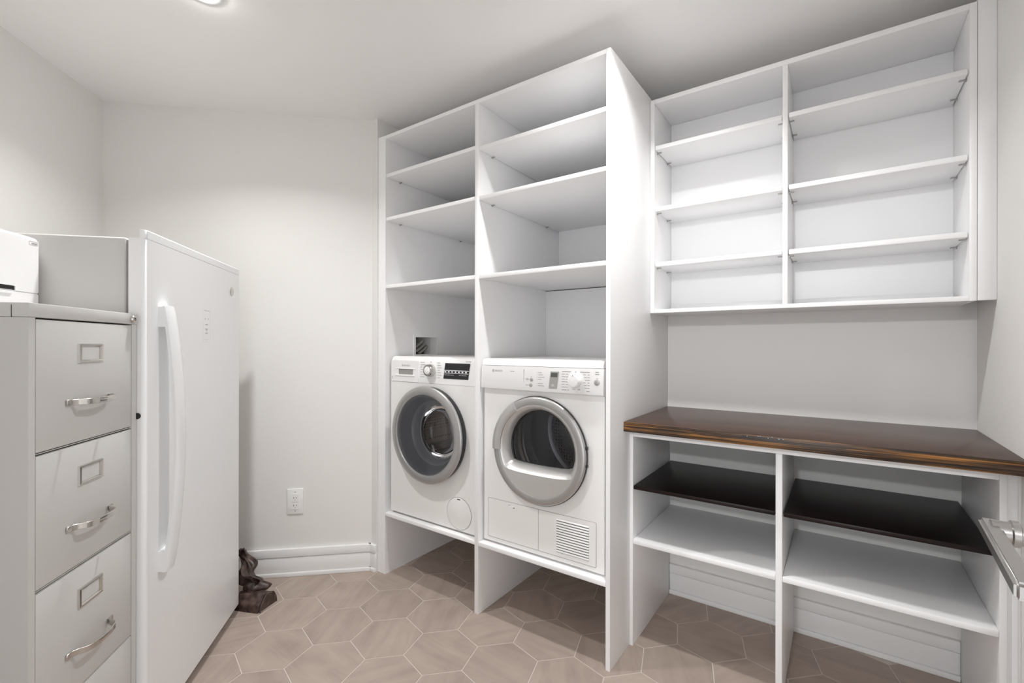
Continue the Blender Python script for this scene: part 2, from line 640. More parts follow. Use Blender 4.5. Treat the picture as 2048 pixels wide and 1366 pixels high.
hexm = hex_mesh()
l1 = Vector((math.cos(TA - R(30)), math.sin(TA - R(30)))) * TS * math.sqrt(3)
l2 = Vector((math.cos(TA + R(30)), math.sin(TA + R(30)))) * TS * math.sqrt(3)
ntile = 0
for i in range(-16, 17):
    for j in range(-16, 17):
        p = Vector(TC) + l1 * i + l2 * j
        if p.x > 2.5 or p.y > 0.80 or p.y < -2.4:
            continue
        if (p - K).dot(lnrm) > 0.10:
            continue
        if p.x < -0.105 and (p - K).dot(bnrm) > 0.10:
            continue
        if p.x >= -0.105 and p.x < -0.16:
            continue
        t = link('tile', hexm, floor, (p.x, p.y, 0.0))
        ntile += 1
print('tiles', ntile)

# ------------------------------------------------------------------ ceiling downlights


def downlight(x, y, power, label):
    root = thing('downlight', label, 'ceiling light', (x, y, CEIL), 0)
    lathe('trim_ring', root, [(0.040, -0.001), (0.042, -0.006), (0.058, -0.004), (0.062, 0.0)], 'trim_white', 48, 'Z')
    lathe('lens', root, [(0.001, -0.020), (0.02, -0.018), (0.034, -0.011), (0.0415, -0.002)], 'lamp_lens', 48, 'Z', caps=(0,))
    ld = bpy.data.lights.new('lamp', 'AREA')
    ld.shape = 'DISK'
    ld.size = 0.075
    ld.energy = power
    ld.color = (1.0, 0.995, 0.985)
    ld.spread = R(136)
    lo = link('lamp', ld, root, (0, 0, -0.022))
    return root


downlight(*LIGHT_SPOTS[0], 'round recessed ceiling light in front of the freezer')
downlight(*LIGHT_SPOTS[1], 'round recessed ceiling light in front of the wall cabinet')

# ------------------------------------------------------------------ tall appliance cabinet
tall = thing('tall_cabinet', 'tall white open cabinet built around the washer and dryer', 'cabinet', (0, 0, 0))
CW = 'cabinet_white'
XD0, XD1, XR0, XR1 = 0.6272, 0.6493, 1.2767, 1.2950
bm = bmesh.new()
for b in ((-0.0585, 0, 0.0, 0.752, 0, HZ0), (-0.0585, 0, 0.0, 0.752, HZ1, 2.371), (-0.0585, 0, 0.0, HY0, HZ0, HZ1), (-0.0585, 0, HY1, 0.752, HZ0, HZ1)):
    add_box(bm, *b)
bmesh.ops.remove_doubles(bm, verts=bm.verts[:], dist=1e-5)
from_bm('side_panel', bm, CW, tall)
bm = bmesh.new()
for b in ((0.0, 0.0025, HY0 - 0.016, HY1 + 0.016, HZ1, HZ1 + 0.012), (0.0, 0.0025, HY0 - 0.016, HY1 + 0.016, HZ0 - 0.012, HZ0),
          (0.0, 0.0025, HY0 - 0.016, HY0, HZ0, HZ1), (0.0, 0.0025, HY1, HY1 + 0.016, HZ0, HZ1)):
    add_box(bm, *b)
from_bm('access_hole_frame', bm, CW, tall)
box('divider', tall, XD0, XD1, 0.0, 0.752, 0, 2.352, CW)
box('side_panel', tall, XR0, XR1, 0.0, 0.754, 0, 2.371, CW)
box('top_panel', tall, 0.0002, XR0 - 0.0002, 0.0, 0.752, 2.3525, 2.3705, CW)


def pins(sh, x0, x1, ys, y_off, zc, zb):
    """little shelf clips under both ends of a shelf (sub-parts of the shelf)"""
    for yy in ys:
        for sx, xx in ((1, x0), (-1, x1)):
            bm = bmesh.new()
            add_box(bm, min(xx, xx + sx * 0.014), max(xx, xx + sx * 0.014), yy - 0.004, yy + 0.004, zb - 0.0035, zb)
            add_box(bm, min(xx, xx + sx * 0.0025), max(xx, xx + sx * 0.0025), yy - 0.005, yy + 0.005, zb - 0.007, zb)
            from_bm('shelf_pin', bm, 'button_grey', sh, (-sh.location.x, -sh.location.y, -sh.location.z))


for x0, x1, zs in ((0.0, XD0, (2.163, 1.9285)), (XD1, XR0, (2.154, 1.9255))):
    for z in zs:
        s = box('shelf', tall, x0 + 0.0015, x1 - 0.0015, 0.003, 0.742, z - 0.019, z, CW, 0.003)
        pins(s, x0 + 0.0015, x1 - 0.0015, (0.10, 0.60), 0, 0, z - 0.019)
    box('fixed_shelf', tall, x0 + 0.0003, x1 - 0.0003, 0.002, 0.752, 1.5445, 1.5635, CW, 0.002)
    box('bottom_shelf', tall, x0 + 0.0003, x1 - 0.0003, 0.0, 0.752, 0.316, 0.335, CW, 0.002)
    if x0 > 0.1:
        box('chase_panel', tall, x0 + 0.0003, x1 - 0.0003, 0.596, 0.608, 0.3352, 1.541, CW, 0.001)
    box('back_panel', tall, x0 + 0.0003, x1 - 0.0003, 0.744, 0.7515, 1.5637, 2.352, CW, 0.0)
box('back_panel', tall, 0.0003, XD0 - 0.0003, 0.744, 0.7515, 0.3352, 1.5443, CW, 0.0)

# ------------------------------------------------------------------ wall cabinet over the counter
WX0, WX1, WY, WZ0, WZ1 = 1.2958, 2.3680, 0.448, 1.386, 2.358
off = (WX0, WY, WZ0)
wc = thing('wall_cabinet', 'white open wall cabinet with six adjustable shelves above the counter', 'cabinet', off)
YBK = 0.7158
box('side_panel', wc, WX0, 1.3145, WY, YBK, WZ0, WZ1, CW, off=off)
box('side_panel', wc, 2.3500, WX1, WY, YBK, WZ0, WZ1, CW, off=off)
box('top_panel', wc, 1.3147, 2.3498, WY, YBK, 2.338, WZ1, CW, off=off)
box('bottom_panel', wc, 1.3147, 2.3498, WY, YBK, WZ0, 1.4025, CW, off=off)
box('divider', wc, 1.8205, 1.8385, WY + 0.0005, 0.708, 1.4028, 2.3378, CW, off=off)
box('back_panel', wc, 1.3147, 2.3498, 0.7085, YBK, 1.4027, 2.3378, CW, 0, off=off)
for x0, x1, zs in ((1.3145, 1.8205, (2.148, 1.869, 1.6165)), (1.8385, 2.3500, (2.1495, 1.868, 1.615))):
    for z in zs:
        s = box('shelf', wc, x0 + 0.003, x1 - 0.003, WY + 0.004, 0.705, z - 0.0195, z, CW, 0.003, off=off)
        wx0, wx1 = x0 + 0.003 - off[0], x1 - 0.003 - off[0]
        for yy in (0.49, 0.64):
            for sx, xx in ((1, wx0), (-1, wx1)):
                bm = bmesh.new()
                add_box(bm, min(xx, xx + sx * 0.016), max(xx, xx + sx * 0.016), yy - 0.004 - off[1], yy + 0.004 - off[1], z - 0.023 - off[2], z - 0.0197 - off[2])
                add_box(bm, min(xx - sx * 0.0025, xx), max(xx - sx * 0.0025, xx), yy - 0.005 - off[1], yy + 0.005 - off[1], z - 0.0265 - off[2], z - 0.0197 - off[2])
                from_bm('shelf_pin', bm, 'button_grey', s, (-s.location.x, -s.location.y, -s.location.z))
    box('ledger_strip', wc, x0 + 0.0005, x1 - 0.0005, 0.697, 0.7083, 1.4028, 1.4395, CW, 0.001, off=off)
box('filler_panel', wc, 2.3695, 2.4147, 0.4505, 0.470, WZ0 + 0.001, 2.41, CW, 0.0015, off=off)

# ------------------------------------------------------------------ counter base with open shelves
BXL, BXR, BYF = 1.3098, 2.3710, 0.199
off = (1.2955, BYF, 0)
bu = thing('shelf_base', 'white open shelf unit carrying the dark wooden counter', 'shelf unit', off)
box('side_panel', bu, 1.2955, BXL, BYF, 0.694, 0, 0.8928, CW, off=off)
box('side_panel', bu, BXR, 2.3870, BYF, 0.694, 0, 0.8928, CW, off=off)
box('divider', bu, 1.8230, 1.8435, BYF, 0.694, 0, 0.8625, CW, off=off)
box('top_rail', bu, BXL + 0.0003, BXR - 0.0003, BYF + 0.0005, BYF + 0.02, 0.8630, 0.8928, CW, off=off)
for x0, x1 in ((BXL, 1.8230), (1.8435, BXR)):
    box('shelf', bu, x0 + 0.0003, x1 - 0.0003, BYF - 0.001, 0.715, 0.421, 0.4405, CW, 0.003, off=off)
d1 = box('dark_shelf', bu, BXL + 0.001, 1.8215, BYF + 0.002, 0.714, 0.6455, 0.6615, 'shelf_dark', 0.003, off=off)
d1['label'] = 'dark stained wooden shelf'
d2 = box('dark_shelf', bu, 1.8465, 2.3655, BYF + 0.004, 0.714, 0.6455, 0.6615, 'shelf_dark', 0.003, off=off)
d2['label'] = 'dark stained wooden shelf'
bm = bmesh.new()
add_box(bm, 2.3872 - off[0], 2.4146 - off[0], 0.206 - off[1], 0.226, 0, 0.8928)
add_box(bm, 2.3965 - off[0], 2.4080 - off[0], 0.202 - off[1], 0.207 - off[1], 0, 0.8928, 0.0012)
from_bm('filler_strip', bm, CW, bu)

off = (1.2957, 0.131, 0.8932)
ct = thing('countertop', 'dark polished wooden countertop with worn orange laminated front edge', 'countertop', off)
box('slab', ct, 1.2957, 2.4146, 0.1365, 0.7155, 0.8932, 0.9325, 'counter_wood', 0.0015, off=off)
fe = box('front_edge', ct, 1.2957, 2.4146, 0.131, 0.1364, 0.8932, 0.9323, 'counter_edge', 0.0015, off=off)
fe['label'] = 'laminated front edge with worn orange streaks'
bm = bmesh.new()
rr = random.Random(3)
for k in range(26):
    x = 1.725 + 0.125 * k / 26 - off[0]
    hh = 0.003 + rr.random() * 0.004
    add_box(bm, x, x + 0.0052, -0.0007, 0.002, 0.0345 - hh, 0.0345)
from_bm('edge_chip', bm, 'black_plastic', ct)
bm = bmesh.new()
for k in range(9):
    x = 1.725 + rr.random() * 0.13 - off[0]
    z = 0.0305 + rr.random() * 0.006
    add_box(bm, x, x + 0.0022, -0.001, 0.001, z, z + 0.0014)
from_bm('chip_fleck', bm, 'print_white', ct)['kind'] = 'stuff'

# ------------------------------------------------------------------ washing machine
WB = (0.0165, 0.027, 0.3352)
wa = thing('washing_machine', 'white front-loading washing machine with black display on the cabinet shelf', 'washing machine', WB)
AW = 'appliance_white'
W, D, H = 0.598, 0.555, 0.845
CXW, CZW = 0.3035, 0.456                   # door centre in machine coordinates
FZ = 0.709                                  # height of the joint under the fascia
bm = bmesh.new()
add_plate(bm, rrect(0.0, W, 0.010, FZ - 0.001, 0.004, 3), [circle(CXW, CZW, 0.176, 64)], 0.0, 0.012)
add_box(bm, 0.0, 0.008, 0.012, D, 0.010, H - 0.030)
add_box(bm, W - 0.008, W, 0.012, D, 0.010, H - 0.030)
add_box(bm, 0.008, W - 0.008, D - 0.008, D, 0.010, H - 0.030)
add_box(bm, 0.008, W - 0.008, 0.012, D - 0.008, 0.010, 0.020)
from_bm('body', bm, AW, wa, smooth=30)
box('lid', wa, 0.0, W, 0.030, D, H - 0.0295, H - 0.003, AW, 0.004)
for x in (0.05, W - 0.05):
    for y in (0.05, D - 0.06):
        lathe('foot', wa, [(0.018, 0.0), (0.018, 0.0098)], 'rubber', 16, 'Z', (x, y, 0), caps=(0, 1))
# fascia leans back at the top
bm = bmesh.new()
prof = [(0.0, FZ), (0.0, 0.79), (0.004, 0.822), (0.013, 0.838), (0.0285, H - 0.001), (0.0285, FZ)]
L0 = [bm.verts.new((0.001, y, z)) for y, z in prof]
L1 = [bm.verts.new((W - 0.001, y, z)) for y, z in prof]
bm.faces.new(L0); bm.faces.new(L1)
for i in range(len(prof)):
    j = (i + 1) % len(prof)
    bm.faces.new((L0[i], L0[j], L1[j], L1[i]))
from_bm('control_panel', bm, 'fascia_white', wa, smooth=35)
# detergent drawer front, with a pull recess
dw = plate('detergent_drawer', wa, rrect(0.004, 0.212, FZ + 0.002, 0.822, 0.003, 3), [rrect(0.062, 0.172, 0.748, 0.778, 0.004, 3)], -0.0022, 0.0, 'fascia_white')
bm = bmesh.new()
add_box(bm, 0.060, 0.174, -0.0008, -0.0002, 0.746, 0.780)
from_bm('pull_recess', bm, 'mid_grey', dw)
bm = bmesh.new()
add_box(bm, 0.040, 0.192, -0.0052, -0.0022, 0.777, 0.781, 0.001)
add_box(bm, 0.036, 0.186, -0.0050, -0.0022, 0.739, 0.747, 0.001)
from_bm('pull_lip', bm, 'fascia_white', dw)
lathe('emblem', dw, [(0.0060, -0.0026), (0.0060, -0.0022), (0.0046, -0.0022), (0.0046, -0.0026)], 'print_grey', 24, 'Y', (0.0945, 0, 0.7955), closed=True)
bm = bmesh.new(); add_box(bm, 0.0927, 0.0963, -0.0027, -0.0022, 0.7925, 0.7985); from_bm('emblem_bar', bm, 'print_grey', dw)
text_part('brand_lettering', dw, 'BOSCH', 0.0135, (0.105, -0.0024, 0.7908), 'print_grey')
marks('symbol', dw, [(0.010, 0.736, 0.004, 0.002), (0.0105, 0.731, 0.003, 0.004), (0.010, 0.724, 0.005, 0.003)], -0.0024, 'print_grey')
# dial
dl = lathe('program_dial', wa, [(0.031, 0.0), (0.0315, -0.008), (0.030, -0.024), (0.0275, -0.0285), (0.0215, -0.029), (0.020, -0.0265), (0.0005, -0.0265)], 'chrome', 48, 'Y', (0.303, 0.0, 0.776), caps=(6,))
dl['label'] = 'silver round dial with white centre'
lathe('dial_centre', dl, [(0.0198, -0.0262), (0.0195, -0.0305), (0.017, -0.032), (0.0005, -0.0325)], 'fascia_white', 40, 'Y', (0.303, 0.0, 0.776), caps=(3,))
rows = []
for k in range(7):
    z = 0.815 - k * 0.0122
    rows += [(0.226 + 0.004 * (k % 2), z, 0.012, 0.0022), (0.241 + 0.003 * (k % 3), z, 0.014 + 0.005 * (k % 2), 0.0022)]
    rows += [(0.344, z, 0.004, 0.0015), (0.351, z, 0.012 + 0.006 * (k % 3), 0.0022)]
rows += [(0.297, 0.818, 0.009, 0.003)]
marks('program_text', wa, rows, -0.0004, 'print_grey')
marks('series_text', wa, [(0.530, 0.824, 0.012, 0.003), (0.545, 0.824, 0.018, 0.003)], 0.0042, 'print_grey')
# slanted black display
bm = bmesh.new()
pts = [(0.388, 0.738), (0.549, 0.738), (0.561, 0.815), (0.401, 0.815)]
add_plate(bm, pts, [], -0.0014, 0.0005)
ds = from_bm('display', bm, 'black_plastic', wa)
marks('display_line', ds, [(0.3955, 0.7795, 0.1588, 0.003), (0.3935, 0.7660, 0.158, 0.0022)], -0.0016, 'print_white')
marks('display_icons', ds, [(0.3975 + k * 0.0222, 0.7728, 0.0105, 0.0065) for k in range(7)], -0.0017, 'print_white')
marks('display_text', ds, [(0.394, 0.757, 0.018, 0.0028), (0.414, 0.757, 0.020, 0.0028), (0.436, 0.757, 0.022, 0.0028), (0.492, 0.757, 0.012, 0.0026), (0.507, 0.757, 0.032, 0.0028)], -0.0016, 'print_grey')
# porthole door
dr = lathe('door_rim', wa, [(0.230, 0.0), (0.2375, -0.006), (0.2395, -0.030), (0.236, -0.036), (0.205, -0.036), (0.188, 0.0)], 'black_plastic', 96, 'Y', (CXW, 0, CZW), closed=True)
lathe('door_ring', wa, [(0.2400, -0.034), (0.2425, -0.038), (0.2415, -0.045), (0.236, -0.0495), (0.208, -0.0525), (0.2005, -0.050), (0.1985, -0.044), (0.1985, -0.034)], 'door_silver', 128, 'Y', (CXW, 0, CZW), closed=True)
lathe('door_cone', wa, [(0.1984, -0.045), (0.194, -0.043), (0.186, -0.030), (0.170, 0.004), (0.164, 0.018), (0.160, 0.020), (0.150, 0.034), (0.141, 0.058), (0.137, 0.060), (0.137, 0.064), (0.150, 0.045), (0.168, 0.020), (0.188, -0.020), (0.1982, -0.036)], 'cone_grey', 96, 'Y', (CXW, 0, CZW), closed=True)
lathe('door_cover', wa, [(0.1975, -0.0462), (0.15, -0.0482), (0.08, -0.0492), (0.002, -0.0495)], 'door_glass', 96, 'Y', (CXW, 0, CZW), caps=(3,))
bowl = [(0.139, 0.060), (0.135, 0.085), (0.120, 0.110), (0.090, 0.128), (0.05, 0.136), (0.002, 0.138)]
lathe('glass_bowl', wa, bowl, 'door_glass', 72, 'Y', (CXW, 0, CZW), caps=(5,))
lathe('door_gasket', wa, [(0.178, 0.002), (0.172, 0.014), (0.176, 0.034), (0.160, 0.060), (0.152, 0.095), (0.163, 0.098), (0.190, 0.07), (0.190, 0.013)], 'rubber', 72, 'Y', (CXW, 0, CZW), closed=True)
lathe('drum', wa, [(0.163, 0.100), (0.235, 0.108), (0.238, 0.115), (0.238, 0.47), (0.225, 0.48), (0.12, 0.485), (0.09, 0.465), (0.002, 0.455)], 'washer_drum', 72, 'Y', (CXW, 0, CZW), caps=(7,))
for k in range(3):
    a = R(50 + 120 * k)
    bm = bmesh.new()
    add_box(bm, -0.032, 0.032, 0.14, 0.44, 0.0, 0.065, 0.018, 3)
    p = from_bm('drum_paddle', bm, 'chrome', wa, smooth=50)
    p.matrix_basis = Matrix.Translation((CXW, 0, CZW)) @ Matrix.Rotation(a, 4, 'Y') @ Matrix.Translation((0, 0, -0.235))
# round filter cover low on the right
fc = lathe('filter_cover', wa, [(0.0765, 0.0), (0.0765, -0.0016), (0.0745, -0.0022), (0.0005, -0.0022)], AW, 64, 'Y', (0.492, 0, 0.092), caps=(3,))
lathe('cover_groove', fc, [(0.0790, 0.0), (0.0790, -0.0006), (0.0768, -0.0006), (0.0768, 0.0)], 'mid_grey', 64, 'Y', (0.492, 0, 0.092), closed=True)
marks('finger_notch', fc, [(0.482, 0.160, 0.018, 0.005)], -0.0022, 'slot_dark')
bm = bmesh.new(); add_box(bm, 0.012, W - 0.004, 0.004, 0.010, 0.001, 0.0098); from_bm('plinth_gap', bm, 'gasket_grey', wa)

# ------------------------------------------------------------------ tumble dryer
DB = (0.661, 0.030, 0.3352)
dy = thing('tumble_dryer', 'white tumble dryer with silver round door and vent grille', 'dryer', DB)
CXD, CZD = 0.2985, 0.456
bm = bmesh.new()
add_plate(bm, rrect(0.0, W, 0.010, 0.7055, 0.004, 3), [circle(CXD, CZD, 0.205, 64)], 0.0, 0.012)
add_box(bm, 0.0, 0.008, 0.012, D, 0.010, H - 0.030)
add_box(bm, W - 0.008, W, 0.012, D, 0.010, H - 0.030)
add_box(bm, 0.008, W - 0.008, D - 0.008, D, 0.010, H - 0.030)
add_box(bm, 0.008, W - 0.008, 0.012, D - 0.008, 0.010, 0.020)
from_bm('body', bm, AW, dy, smooth=30)
bm = bmesh.new()
prof = [(-0.0135, 0.8135), (-0.0095, 0.832), (-0.001, 0.841), (0.012, H - 0.002), (D, H - 0.002), (D, H - 0.0295), (0.012, H - 0.0295), (0.012, 0.8135)]
L0 = [bm.verts.new((0.0, y, z)) for y, z in prof]
L1 = [bm.verts.new((W, y, z)) for y, z in prof]
bm.faces.new(L0); bm.faces.new(L1)
for i in range(len(prof)):
    j = (i + 1) % len(prof)
    bm.faces.new((L0[i], L0[j], L1[j], L1[i]))
from_bm('lid', bm, 'fascia_white', dy, smooth=35)
bm = bmesh.new()
prof = [(-0.018, 0.709), (-0.0205, 0.716), (-0.0155, 0.8120), (0.011, 0.8120), (0.011, 0.7065), (-0.012, 0.7065)]
L0 = [bm.verts.new((-0.003, y, z)) for y, z in prof]
L1 = [bm.verts.new((W + 0.003, y, z)) for y, z in prof]
bm.faces.new(L0); bm.faces.new(L1)
for i in range(len(prof)):
    j = (i + 1) % len(prof)
    bm.faces.new((L0[i], L0[j], L1[j], L1[i]))
fa = from_bm('control_panel', bm, 'fascia_white', dy, smooth=25)
tilt = math.atan2(0.005, 0.096)


def fy(z):
    return -0.0205 + (z - 0.716) / 0.096 * 0.005


lathe('emblem', fa, [(0.0062, -0.0006), (0.0062, 0.0006), (0.0048, 0.0006), (0.0048, -0.0006)], 'print_grey', 24, 'Y', (0.065, fy(0.789), 0.789), closed=True)
bm = bmesh.new(); add_box(bm, 0.0632, 0.0668, fy(0.789) - 0.0006, fy(0.789) + 0.0006, 0.786, 0.792); from_bm('emblem_bar', bm, 'print_grey', fa)
text_part('brand_lettering', fa, 'BOSCH', 0.0125, (0.0755, fy(0.787) - 0.0002, 0.7848), 'print_grey')
marks('series_text', fa, [(0.160, 0.7895, 0.008, 0.0025), (0.170, 0.7895, 0.010, 0.0025)], fy(0.7895), 'print_grey')
bm = bmesh.new(); add_box(bm, 0.2318, 0.2326, fy(0.765) - 0.0012, fy(0.765) + 0.002, 0.728, 0.8); from_bm('panel_seam', bm, 'button_grey', fa)
for z in (0.7565, 0.7335):
    lathe('option_button', fa, [(0.0078, 0.001), (0.0078, -0.002), (0.0065, -0.0028), (0.0005, -0.0028)], 'button_grey', 24, 'Y', (0.2705 + (z - 0.745) * 0.12, fy(z), z), caps=(3,))
sb = lathe('start_button', fa, [(0.0115, 0.001), (0.0115, -0.0025), (0.0098, -0.0035), (0.0005, -0.0035)], 'button_grey', 32, 'Y', (0.5735, fy(0.7585), 0.7585), caps=(3,))
# small upright display
dp = plate('display', fa, [(0.3575, 0.7245), (0.3955, 0.7245), (0.4045, 0.7955), (0.367, 0.7955)], [], -0.0035, 0.003, 'button_grey', loc=(0, fy(0.76), 0))
bm = bmesh.new(); add_plate(bm, [(0.3685, 0.773), (0.3985, 0.773), (0.4005, 0.790), (0.3705, 0.790)], [], -0.0042, -0.0033); from_bm('screen', bm, 'lcd', dp)
lathe('select_key', dp, [(0.0075, -0.003), (0.0075, -0.0045), (0.0055, -0.005), (0.0005, -0.005)], 'dryer_silver', 24, 'Y', (0.3775, 0, 0.7365), caps=(3,))
dk = lathe('program_dial', fa, [(0.0275, 0.002), (0.0275, -0.006), (0.0255, -0.020), (0.0225, -0.0245), (0.0005, -0.0265)], 'fascia_white', 48, 'Y', (0.480, fy(0.762), 0.762), caps=(4,))
marks('dial_pointer', dk, [(0.4788, 0.783, 0.0024, 0.009)], fy(0.762) - 0.0245, 'print_dark')
rows = []
for k in range(6):
    z = 0.787 - k * 0.0105
    rows += [(0.418, z, 0.014 + 0.003 * (k % 2), 0.0022), (0.437, z, 0.010, 0.0022)]
    rows += [(0.514 + 0.004 * (k % 3), z, 0.012, 0.0022), (0.533, z, 0.010, 0.0022)]
rows += [(0.419, 0.797, 0.040, 0.0028), (0.5, 0.797, 0.043, 0.0028), (0.4775, 0.797, 0.006, 0.003), (0.418, 0.723, 0.024, 0.003), (0.446, 0.723, 0.006, 0.003),
         (0.467, 0.727, 0.014, 0.002), (0.492, 0.727, 0.010, 0.003), (0.53, 0.722, 0.014, 0.003)]
rows += [(0.566, 0.7985, 0.015, 0.003), (0.565, 0.7905, 0.018, 0.003), (0.570, 0.7735, 0.008, 0.0022)]
for k, z in enumerate((0.788, 0.779, 0.769, 0.760, 0.742, 0.733)):
    rows += [(0.299, z, 0.0022, 0.0022), (0.305, z, 0.016 + 0.007 * (k % 3), 0.0022)]
rows += [(0.243, 0.761, 0.013, 0.0022), (0.243, 0.756, 0.016, 0.0022), (0.243, 0.7335, 0.015, 0.0022), (0.2665, 0.7685, 0.008, 0.0022)]
bm = bmesh.new()
for x, z, l, hgt in rows:
    add_box(bm, x, x + l, fy(z) - 0.0005, fy(z) + 0.0006, z - hgt / 2, z + hgt / 2)
from_bm('program_text', bm, 'print_grey', fa)['kind'] = 'stuff'
# round door: silver ring, recess and D-shaped window
lathe('door_rim', dy, [(0.222, 0.0), (0.2310, -0.003), (0.2318, -0.012), (0.224, -0.014), (0.206, 0.0)], 'black_plastic', 96, 'Y', (CXD, 0, CZD), closed=True)
lathe('door_ring', dy, [(0.2285, -0.0125), (0.2295, -0.016), (0.2275, -0.021), (0.222, -0.0245), (0.200, -0.0265), (0.1965, -0.025), (0.1965, -0.012)], 'door_silver', 128, 'Y', (CXD, 0, CZD), closed=True)


def chaikin(pts, n):
    for _ in range(n):
        out = []
        for i in range(len(pts)):
            a, b_ = pts[i], pts[(i + 1) % len(pts)]
            out += [(a[0] * .75 + b_[0] * .25, a[1] * .75 + b_[1] * .25), (a[0] * .25 + b_[0] * .75, a[1] * .25 + b_[1] * .75)]
        pts = out
    return pts


def dshape(r, chord, dx=0.0, dz=0.0):
    a0 = math.asin(chord / r)
    arc = [(dx + r * math.cos(a0 + (math.pi - 2 * a0) * i / 22), dz + r * math.sin(a0 + (math.pi - 2 * a0) * i / 22)) for i in range(23)]
    return chaikin(arc, 2)


dout = [(CXD + x, CZD + z) for x, z in dshape(0.1900, -0.103)]
dmid = [(CXD + x, CZD + z) for x, z in dshape(0.180, -0.094)]
dinn = [(CXD + x, CZD + z) for x, z in dshape(0.163, -0.076, 0.0, 0.006)]
pl = plate('door_panel', dy, circle(CXD, CZD, 0.1972, 96), [dout], -0.0225, -0.016, 'dryer_silver')
bm = bmesh.new()
loops = []
for pts, y in ((dout, -0.0225), (dmid, -0.016), (dinn, 0.022), (dinn, 0.030)):
    loops.append([bm.verts.new((p[0], y, p[1])) for p in pts])
for A, B in zip(loops[:-1], loops[1:]):
    for i in range(len(A)):
        j = (i + 1) % len(A)
        bm.faces.new((A[i], A[j], B[j], B[i]))
from_bm('window_recess', bm, 'dryer_silver', dy, smooth=45)
bm = bmesh.new()
lo = [[bm.verts.new((p[0], y, p[1])) for p in pts] for pts, y in ((dinn, 0.0235), ([(CXD + (p[0] - CXD) * 0.94, CZD + (p[1] - CZD) * 0.94) for p in dinn], 0.0215))]
for i in range(len(dinn)):
    j = (i + 1) % len(dinn)
    bm.faces.new((lo[0][i], lo[0][j], lo[1][j], lo[1][i]))
from_bm('window_seal', bm, 'black_plastic', dy)
bm = bmesh.new()
bm.faces.new([bm.verts.new((p[0], 0.0236, p[1])) for p in dinn])
from_bm('window_glass', bm, 'smoked_glass', dy)
# handle: raised piece of the ring at the upper left
bm = bmesh.new()
n = 20
rings = []
for i in range(n + 1):
    a = R(121 + (184 - 121) * i / n)
    sec = [(0.2305, -0.018), (0.2305, -0.027), (0.224, -0.0315), (0.196, -0.0325), (0.188, -0.029), (0.188, -0.020)]
    rings.append([bm.verts.new((CXD + r * math.cos(a), y, CZD + r * math.sin(a))) for r, y in sec])
for A, B in zip(rings[:-1], rings[1:]):
    for i in range(6):
        bm.faces.new((A[i], A[(i + 1) % 6], B[(i + 1) % 6], B[i]))
bm.faces.new(rings[0]); bm.faces.new(rings[-1])
from_bm('door_handle', bm, 'handle_silver', dy, smooth=35)
for z in (0.495, 0.425):
    box('hinge_tab', dy, CXD + 0.222, CXD + 0.2335, -0.018, -0.006, z - 0.006, z + 0.006, 'black_plastic', 0.001)
lathe('drum', dy, [(0.207, 0.013), (0.215, 0.05), (0.218, 0.075), (0.225, 0.085), (0.245, 0.095), (0.250, 0.12), (0.250, 0.29), (0.244, 0.30), (0.244, 0.315), (0.250, 0.325), (0.250, 0.49), (0.235, 0.50), (0.002, 0.505)], 'drum_steel', 80, 'Y', (CXD, 0, CZD), caps=(12,))
lathe('drum_hoop', dy, [(0.2495, 0.20), (0.236, 0.205), (0.232, 0.22), (0.236, 0.235), (0.2495, 0.24)], 'chrome', 80, 'Y', (CXD, 0, CZD))
lathe('drum_hoop', dy, [(0.2215, 0.085), (0.206, 0.09), (0.203, 0.102), (0.208, 0.112), (0.2455, 0.118)], 'chrome', 80, 'Y', (CXD, 0, CZD))
lathe('drum_back', dy, [(0.232, 0.4985), (0.200, 0.470), (0.12, 0.462), (0.002, 0.460)], 'dryer_drum', 72, 'Y', (CXD, 0, CZD), caps=(3,))
# service flap and vent grille along the bottom
sf = plate('service_flap', dy, rrect(0.026, 0.2955, 0.030, 0.203, 0.006, 4), [], -0.0016, 0.0, AW)
bm = bmesh.new()
add_box(bm, 0.143, 0.171, -0.0035, -0.0016, 0.184, 0.192, 0.001)
from_bm('flap_latch', bm, 'fascia_white', sf)
marks('latch_slot', sf, [(0.141, 0.1905, 0.014, 0.004), (0.164, 0.1835, 0.008, 0.004)], -0.0017, 'slot_dark')
vp = plate('vent_panel', dy, rrect(0.2975, 0.562, 0.030, 0.203, 0.006, 4), [rrect(0.384, 0.532, 0.047, 0.186, 0.001, 2)], -0.0016, 0.0, AW)
bm = bmesh.new(); add_box(bm, 0.382, 0.534, -0.0006, -0.0001, 0.045, 0.188); from_bm('vent_dark', bm, 'slot_dark', dy)
slat = None
for k in range(13):
    z = 0.0515 + k * 0.01075
    if slat is None:
        bm = bmesh.new()
        vs = [(-0.074, -0.0009, 0.0), (-0.074, -0.0042, -0.0022), (-0.074, -0.0042, 0.0010), (-0.074, -0.0009, 0.0048)]
        A = [bm.verts.new(v) for v in vs]; B = [bm.verts.new((0.074, v[1], v[2])) for v in vs]
        bm.faces.new(A); bm.faces.new(B)
        for i in range(4):
            bm.faces.new((A[i], A[(i + 1) % 4], B[(i + 1) % 4], B[i]))
        slat = from_bm('vent_slat', bm, AW, vp, (0.458, 0, z))
    else:
        link('vent_slat', slat.data, vp, (0.458, 0, z))
bm = bmesh.new()
for a in (rrect(0.0235, 0.5645, 0.0275, 0.2055, 0.007, 4),):
    add_plate(bm, a, [rrect(0.0252, 0.5628, 0.0292, 0.2038, 0.006, 4)], -0.0004, 0.0002)
from_bm('panel_groove', bm, 'mid_grey', dy)
bm = bmesh.new(); add_box(bm, 0.2957, 0.2973, -0.0004, 0.0002, 0.030, 0.203); from_bm('panel_joint', bm, 'mid_grey', dy)
